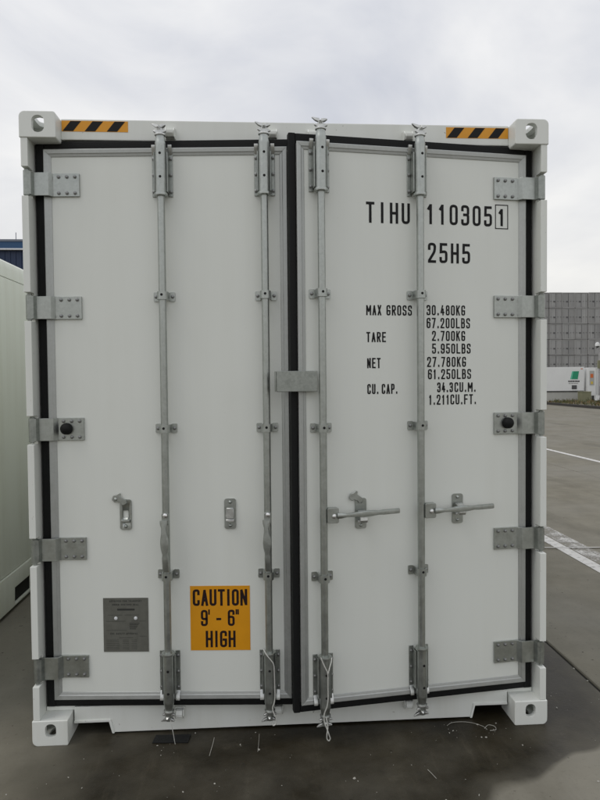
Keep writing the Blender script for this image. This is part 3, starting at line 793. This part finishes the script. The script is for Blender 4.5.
wire('tie_wire', [(.121,y-.0045,.352),(.128,y-.003,.372),(.138,y+.002,.400),(.142,y+.008,.418)], .0027, MR, 'short wire strand forking off the rod sleeve bottom')
wire('tie_wire', [(-.146,y+.008,.440),(-.128,y-.002,.414),(-.112,y-.002,.394),(-.099,y-.001,.372),(-.096,y,.33),(-.095,y,.27),(-.094,y,.23),(-.098,y,.195),(-.106,y,.170),(-.100,y-.002,.145),(-.090,y-.002,.125),(-.091,y-.002,.098),(-.104,y-.004,.09),(-.112,y-.004,.105)], .0027, ML, 'thin wire running down the bottom rod sleeve between caution sticker and door gap')
wire('tie_wire', [(-.578,y,.115),(-.573,y-.002,.095),(-.566,y-.004,.060),(-.560,y-.004,.022),(-.557,y-.002,.004)], .0016, ML, 'loose thin wire hanging to the ground from the rod between data plate and sticker')

# ------------------------------------------------------------------ the neighbouring container
nb = empty('shipping_container', (-1.965-1.219, .03, 0))
tag(nb, 'lower smooth white shipping container standing alongside, with dark fork pocket in its bottom rail', 'container')
NH = 2.585
castings(nb, HW, NH, LEN)
for s in (-1, 1):
    put('side_wall', MB().box(s*1.205, s*1.150, .02, LEN-.02, .290, 2.437), 'neighbour_paint', nb, bevel=.002)
    mb = MB().prism([(s*1.150, 2.440), (s*1.206, 2.440), (s*1.206, 2.510), (s*1.196, 2.555), (s*1.170, 2.575), (s*1.110, 2.577), (s*1.110, 2.520), (s*1.150, 2.520)], 'y', .179, LEN-.179)
    put('top_rail', mb, 'neighbour_paint', nb, bevel=.002)
    mb = MB(); prev = .179
    for y0 in (1.86, 3.80):
        mb.prism([(s*1.217, .285), (s*1.219, .280), (s*1.213, .03), (s*1.19, .03), (s*1.19, .285)], 'y', prev, y0)
        mb.prism([(s*1.217, .285), (s*1.219, .280), (s*1.2160, .165), (s*1.19, .165), (s*1.19, .285)], 'y', y0, y0+.38)
        mb.prism([(s*1.2135, .042), (s*1.213, .03), (s*1.19, .03), (s*1.19, .042)], 'y', y0, y0+.38); prev = y0+.38
    mb.prism([(s*1.217, .285), (s*1.219, .280), (s*1.213, .03), (s*1.19, .03), (s*1.19, .285)], 'y', prev, LEN-.179)
    put('bottom_rail', mb, 'neighbour_paint', nb)
    for y0 in (1.86, 3.80):
        put('fork_pocket_shade', MB().box(s*1.189, s*1.05, y0-.02, y0+.40, .032, .20), 'hole_shade', nb)  # solid black box in place of the shade inside the open pocket
    for yy in (0, LEN-.10): put('corner_post', MB().box(s*1.215, s*1.14, yy+.006, yy+.0999 if yy else .019, .1185, NH-.1185), 'neighbour_paint', nb, bevel=.002)
put('roof', MB().box(-1.109, 1.109, .10, LEN-.1, 2.53, 2.560), 'neighbour_paint', nb)
put('end_wall', MB().box(-1.139, 1.139, .03, .06, .12, 2.46), 'neighbour_paint', nb)
put('end_wall', MB().box(-1.139, 1.139, LEN-.06, LEN-.03, .12, 2.46), 'neighbour_paint', nb)
put('floor', MB().box(-1.049, 1.049, .08, LEN-.08, .05, .19), 'galvanised_dull', nb)

# ------------------------------------------------------------------ small things on the ground
mat_o = put('rubber_strip', MB().prism([(-.085,-.028),(.080,-.038),(.088,.030),(-.078,.036)], 'z', .001, .007), 'rubber', None, (-.585, .010, 0), bevel=.001)
tag(mat_o, 'black rubber strip lying on the wet ground under the sill', 'rubber strip')
mb = MB(); rnd = random.Random(21)
def chip(x, y, r, h=.5):
    n = rnd.choice((4, 5, 6)); a0 = rnd.uniform(0, 6.3); el = rnd.uniform(.45, 1); th = rnd.uniform(0, 3.1)
    pts = []
    for k in range(n):
        A = a0+2*math.pi*k/n; q = r*rnd.uniform(.6, 1.15); u_, v_ = q*math.cos(A), q*math.sin(A)*el
        pts.append((x+u_*math.cos(th)-v_*math.sin(th), y+u_*math.sin(th)+v_*math.cos(th)))
    z = .002; mb.add([(*q, z) for q in pts]+[(x+(q[0]-x)*.7, y+(q[1]-y)*.7, z+r*h*rnd.uniform(.5, 1)) for q in pts], [tuple(range(n, 2*n))]+[(k, (k+1) % n, n+(k+1) % n, n+k) for k in range(n)])
for _ in range(60): chip(rnd.uniform(-2.0, 1.9), rnd.uniform(-1.0, .12), .0018+.0055*rnd.random()**4)
for cx, cy, n, sp in ((1.36, .16, 22, .16), (.80, -.02, 20, .09), (.88, -.04, 12, .10), (-.62, -.06, 12, .06), (-.18, -.02, 8, .06), (1.55, .45, 10, .2), (-1.0, -.28, 9, .15), (-.5, -.42, 8, .1), (.35, -.5, 8, .2), (1.3, -.35, 10, .2), (2.3, 1.6, 16, .6), (2.4, 3.4, 20, .6)):
    for _ in range(n*2//3): chip(cx+rnd.gauss(0, sp), cy+rnd.gauss(0, sp*.6), .0018+.0080*rnd.random()**3)
db = struct(put('litter_chips', mb, 'chip', smooth=False), 'stuff')
db['label'] = 'pale chips and crumbs scattered on the wet concrete'
# curled straws / twine beside the sill
def twig(pts, r, label):
    Q = [Vector((x, y, .004)) for x, y in pts]; P = []
    for i in range(len(Q)-1):
        p0, p1, p2, p3 = Q[max(i-1, 0)], Q[i], Q[i+1], Q[min(i+2, len(Q)-1)]
        for k in range(5):
            t = k/5; P.append(.5*((2*p1)+(-p0+p2)*t+(2*p0-5*p1+4*p2-p3)*t*t+(-p0+3*p1-3*p2+p3)*t**3))
    P.append(Q[-1]); c = P[0].copy()
    tag(put('twine', MB().tube([q-c for q in P], r*.55, 5), 'chip', None, c), label, 'twine', 'bits of pale twine on the ground')
twig([(.73,.02),(.76,.045),(.81,.05),(.86,.035),(.90,.0),(.91,-.03)], .0022, 'curled pale twine in front of the sill opening under the marked door')
twig([(.90,-.02),(.93,.01),(.955,-.005),(.95,-.035),(.92,-.04)], .0025, 'small loop of pale twine beside the corner casting under the marked door')
twig([(-.386,.005),(-.389,-.05),(-.394,-.10),(-.398,-.145)], .0025, 'straight pale straw on the wet ground below the caution sticker')
twig([(-.175,.02),(-.178,-.06),(-.182,-.13)], .0018, 'thin pale straw on the ground below the door gap')
twig([(.545,-.325),(.552,-.345),(.565,-.39)], .0025, 'short bent straw on the wet ground away from the sill')

# ------------------------------------------------------------------ far right: kerbed island, utility unit, camera post, container stack
isl = rounded_rect(17.5, 27.0, 24.0, 47.0, 1.2, 6)
inn = rounded_rect(17.65, 26.85, 24.15, 46.85, 1.05, 6)
mb = MB(); n = len(isl)
mb.add([(*q, -.012) for q in isl]+[(*q, .14) for q in isl]+[(*q, .14) for q in inn]+[(*q, -.012) for q in inn], [(a_*n+k, a_*n+(k+1) % n, ((a_+1) % 4)*n+(k+1) % n, ((a_+1) % 4)*n+k) for a_ in range(4) for k in range(n)])
struct(put('kerb', mb, 'kerb_concrete', bevel=.012))
struct(put('island_soil', MB().prism(inn, 'z', -.01, .11), 'soil'))
mb = MB(); rnd = random.Random(3)
for _ in range(5200):
    x, y = rnd.uniform(17.7, 22.5), rnd.uniform(27, 46)
    den_ = math.sin(x*2.1+1.3)*math.sin(y*1.1)+rnd.uniform(-1, 1)
    if den_ < -.2: continue
    h = rnd.uniform(.06, .22)*(1.5 if rnd.random() < .12 else 1); A = rnd.uniform(0, 6.3); w = rnd.uniform(.012, .035); dx, dy = math.cos(A), math.sin(A); l = rnd.uniform(-.08, .08)
    mb.add([(x-dx*w, y-dy*w, .10), (x+dx*w, y+dy*w, .10), (x+l+dx*w*.5, y+dy*w*.5+l, .10+h*.7), (x+l*1.6, y+l*1.2, .10+h)], [(0,1,2,3)])
g_ = struct(put('dry_grass', mb, 'dry_grass', smooth=False), 'stuff'); g_['label'] = 'patchy green and brown grass on the kerbed island'

un = empty('utility_unit', (20.86, 38.2, .11), rad(-4))
tag(un, 'white utility container with green slanted logo on the kerbed island', 'utility unit')
put('plinth', MB().box(-4.4, -.05, .06, 2.0, 0, .60), 'plinth', un, bevel=.01)
put('body', MB().box(-4.5, 0, 0, 2.1, .66, 2.20), 'unit_white', un, bevel=.02, seg=2)
put('base_frame', MB().box(-4.48, -.02, .03, 2.05, .60, .66), 'black_metal', un)
lg = put('logo', MB().prism([(-.80, 1.42), (-.42, 1.42), (-.34, 1.93), (-.70, 1.93)], 'y', -.012, -.002), 'unit_green', un, smooth=False)
put('logo_edge', MB().prism([(-.90, 1.42), (-.80, 1.42), (-.70, 1.93), (-.78, 1.93)], 'y', -.011, -.002), 'unit_green_light', un, smooth=False)
mb = MB(); xx = -1.03
for w in (.10, .06, .09, .05, .14, .07, .10, .05, .08): mb.box(xx, xx+w*.8, -.010, -.002, 1.24, 1.33); xx += w
put('lettering', mb, 'stack_dark', un, smooth=False)
mb = MB(); xx = -1.0
for w in (.05, .09, .06, .12, .05, .08, .10, .06): mb.box(xx, xx+w*.75, -.010, -.002, 1.13, 1.18); xx += w
put('lettering', mb, 'stack_grey', un, smooth=False)
put('vent', MB().box(-.80, -.48, -.03, -.001, .78, 1.03), 'stack_dark', un, bevel=.01)
put('red_mark', MB().box(-.22, -.10, -.010, -.002, 2.06, 2.11), 'label_orange', un, smooth=False)
cb = tag(put('ground_box', MB().box(-.33, .33, -.22, .22, 0, .60).box(-.35, .35, -.24, .24, .60, .64), 'olive_box', None, (20.42, 37.3, .11), bevel=.01), 'olive green ground cabinet in front of the white utility unit', 'cabinet')
pn = empty('control_panel', (20.98, 37.95, .11), rad(-4)); tag(pn, 'tall white control panel with orange and yellow labels beside the utility unit', 'control panel')
put('housing', MB().box(0, .50, 0, .5, .35, 2.15), 'unit_white', pn, bevel=.015)
for xx in (.06, .44): put('leg', MB().box(xx-.03, xx+.03, .2, .28, 0, .349), 'black_metal', pn)
put('label_plate', MB().box(.10, .40, -.012, -.001, 1.02, 1.95), 'plinth', pn, smooth=False)
put('warning_label', MB().box(.15, .33, -.022, -.0125, 1.50, 1.75), 'label_orange', pn, smooth=False)
put('warning_label', MB().box(.18, .31, -.022, -.0125, 1.10, 1.26), 'label_yellow', pn, smooth=False)
tk = empty('storage_tank', (21.75, 38.4, .11)); tag(tk, 'white cabinet standing behind the black pipe rail on the island', 'cabinet')
put('body', MB().box(-.22, 2.4, 0, 1.4, .12, 2.15), 'unit_white', tk, bevel=.03, seg=2); put('base', MB().box(-.18, 2.36, .04, 1.36, 0, .119), 'black_metal', tk)
pr = empty('pipe_rail', (21.2, 37.0, .11)); tag(pr, 'black bent pipe rail in front of the control panel', 'rail')
put('pipe', MB().tube([(.10,0,.0),(.10,0,.95),(.16,0,1.02),(1.6,0,1.02),(1.66,0,.95),(1.66,0,0)], .035, 8), 'black_metal', pr)
put('pipe', MB().tube([(.12,0,.45),(.55,-.02,.45),(.66,-.02,.40),(.70,-.02,.25),(.70,-.02,.0)], .07, 10), 'black_metal', pr)
put('valve', MB().lathe([(.05,-.06),(.13,-.05),(.13,.05),(.05,.06)], (.62,-.1,.40), 'y', 14), 'black_metal', pr)
tag(put('paper_sheet', MB().prism([(-.16,-.16),(.12,-.18),(.20,.12),(-.06,.18)], 'y', 0, .012), 'unit_white', None, (21.02, 36.9, .36)), 'white sign board leaning by the olive cabinet', 'board')
cp = empty('camera_post', (21.75, 38.3, .10)); tag(cp, 'slim post with white dome camera and dark box rising behind the island cabinets', 'camera post')
put('pole', MB().cyl((0,-.3,0), (0,-.3,3.55), .035, 10), 'stack_grey', cp)
put('dome', MB().lathe([(.02,.36),(.10,.33),(.14,.22),(.14,.12),(.10,.10)], (-.13,-.3,3.42), 'z', 14), 'unit_white', cp); put('lens', MB().lathe([(.09,.0),(.08,-.05),(.03,-.09)], (-.13,-.3,3.52), 'z', 12), 'black_metal', cp)
put('arm', MB().cyl((-.13,-.3,3.6), (0,-.3,3.5), .02, 8), 'stack_grey', cp)
put('switch_box', MB().box(-.16,.24,-.46,-.34,2.10,2.62), 'olive_box', cp, bevel=.015)

# stack of grey containers, ends towards us
def stack_box():
    t = empty('stacked_container', (0,0,0))
    fr = MB(); W2, HH = 1.176, 2.80
    for sd in (-1, 1): fr.box(sd*W2, sd*(W2-.10), 0, 11.9, .01, HH)
    fr.box(-(W2-.101), W2-.101, 0, 11.9, .01, .14); fr.box(-(W2-.101), W2-.101, 0, 11.9, HH-.13, HH); fr.box(-(W2-.101), W2-.101, .30, 11.8, .141, HH-.131)
    put('body', fr, 'stack_grey', t, smooth=False)
    for sd in (-1, 1):
        d = put('door', MB().box(sd*.05, sd*(W2-.115), .05, .11, .17, HH-.16), 'stack_grey_door', t, smooth=False)
        for xx in (.30, .82):
            put('locking_bar', MB().box(sd*(xx-.025), sd*(xx+.025), .005, .045, .12, HH-.10), 'stack_grey', d, smooth=False)
            put('handle', MB().box(sd*(xx-.02), sd*(xx+.20), -.01, .0045, 1.13, 1.21), 'stack_dark', d, smooth=False)
    put('gap_seal', MB().box(-.049, .049, .08, .10, .17, HH-.16), 'stack_dark', t, smooth=False)
    put('notice', MB().box(-.42, -.12, -.012, .004, 1.00, 1.26), 'stack_dark', t, smooth=False)
    return t
TIER = ['bottom tier on the ground', 'second tier up from the ground', 'third tier up from the ground', 'third tier down from the top', 'directly under the top tier', 'topmost tier against the sky']
proto = stack_box(); first = True; rnd = random.Random(9)
for c in range(-1, 6):
    for k in range(6):
        o = proto if first else copy_tree(proto); first = False
        o.location = (53.385+1.225+2.452*c+rnd.uniform(-.015, .015), 115+rnd.uniform(0, .10)+.25*((c*7+3) % 3)*.3, 2.872*k)
        tag(o, 'grey container end in the far tall stack, '+TIER[k], 'container', 'grey containers stacked across the yard')

# ------------------------------------------------------------------ far left: blue warehouse
wh = empty('blue_warehouse', (-33, 60, 0)); tag(wh, 'tall dark blue warehouse behind the neighbouring container, with pale gutter line', 'building')
put('wall', MB().box(-22, 22, .15, 30, 0, 13.85), 'blue_dark', wh)
rb = MB()
for k in range(88): rb.box(-22+k*.5, -21.88+k*.5, .08, .149, 0, 13.8)
put('wall_ribs', rb, 'blue_dark', wh, smooth=False)
put('fascia', MB().box(-22.2, 22.2, -.25, 30.2, 14.0, 14.62), 'blue_cladding', wh)
put('gutter', MB().box(-22.2, 22.2, -.36, -.02, 13.86, 13.99), 'white_trim', wh)
put('capping', MB().box(-22.3, 22.3, -.32, 30.3, 14.63, 14.82), 'grey_capping', wh)
put('rod', MB().cyl((10.72, 0, 14.82), (10.72, 0, 15.5), .035, 6), 'grey_capping', wh)
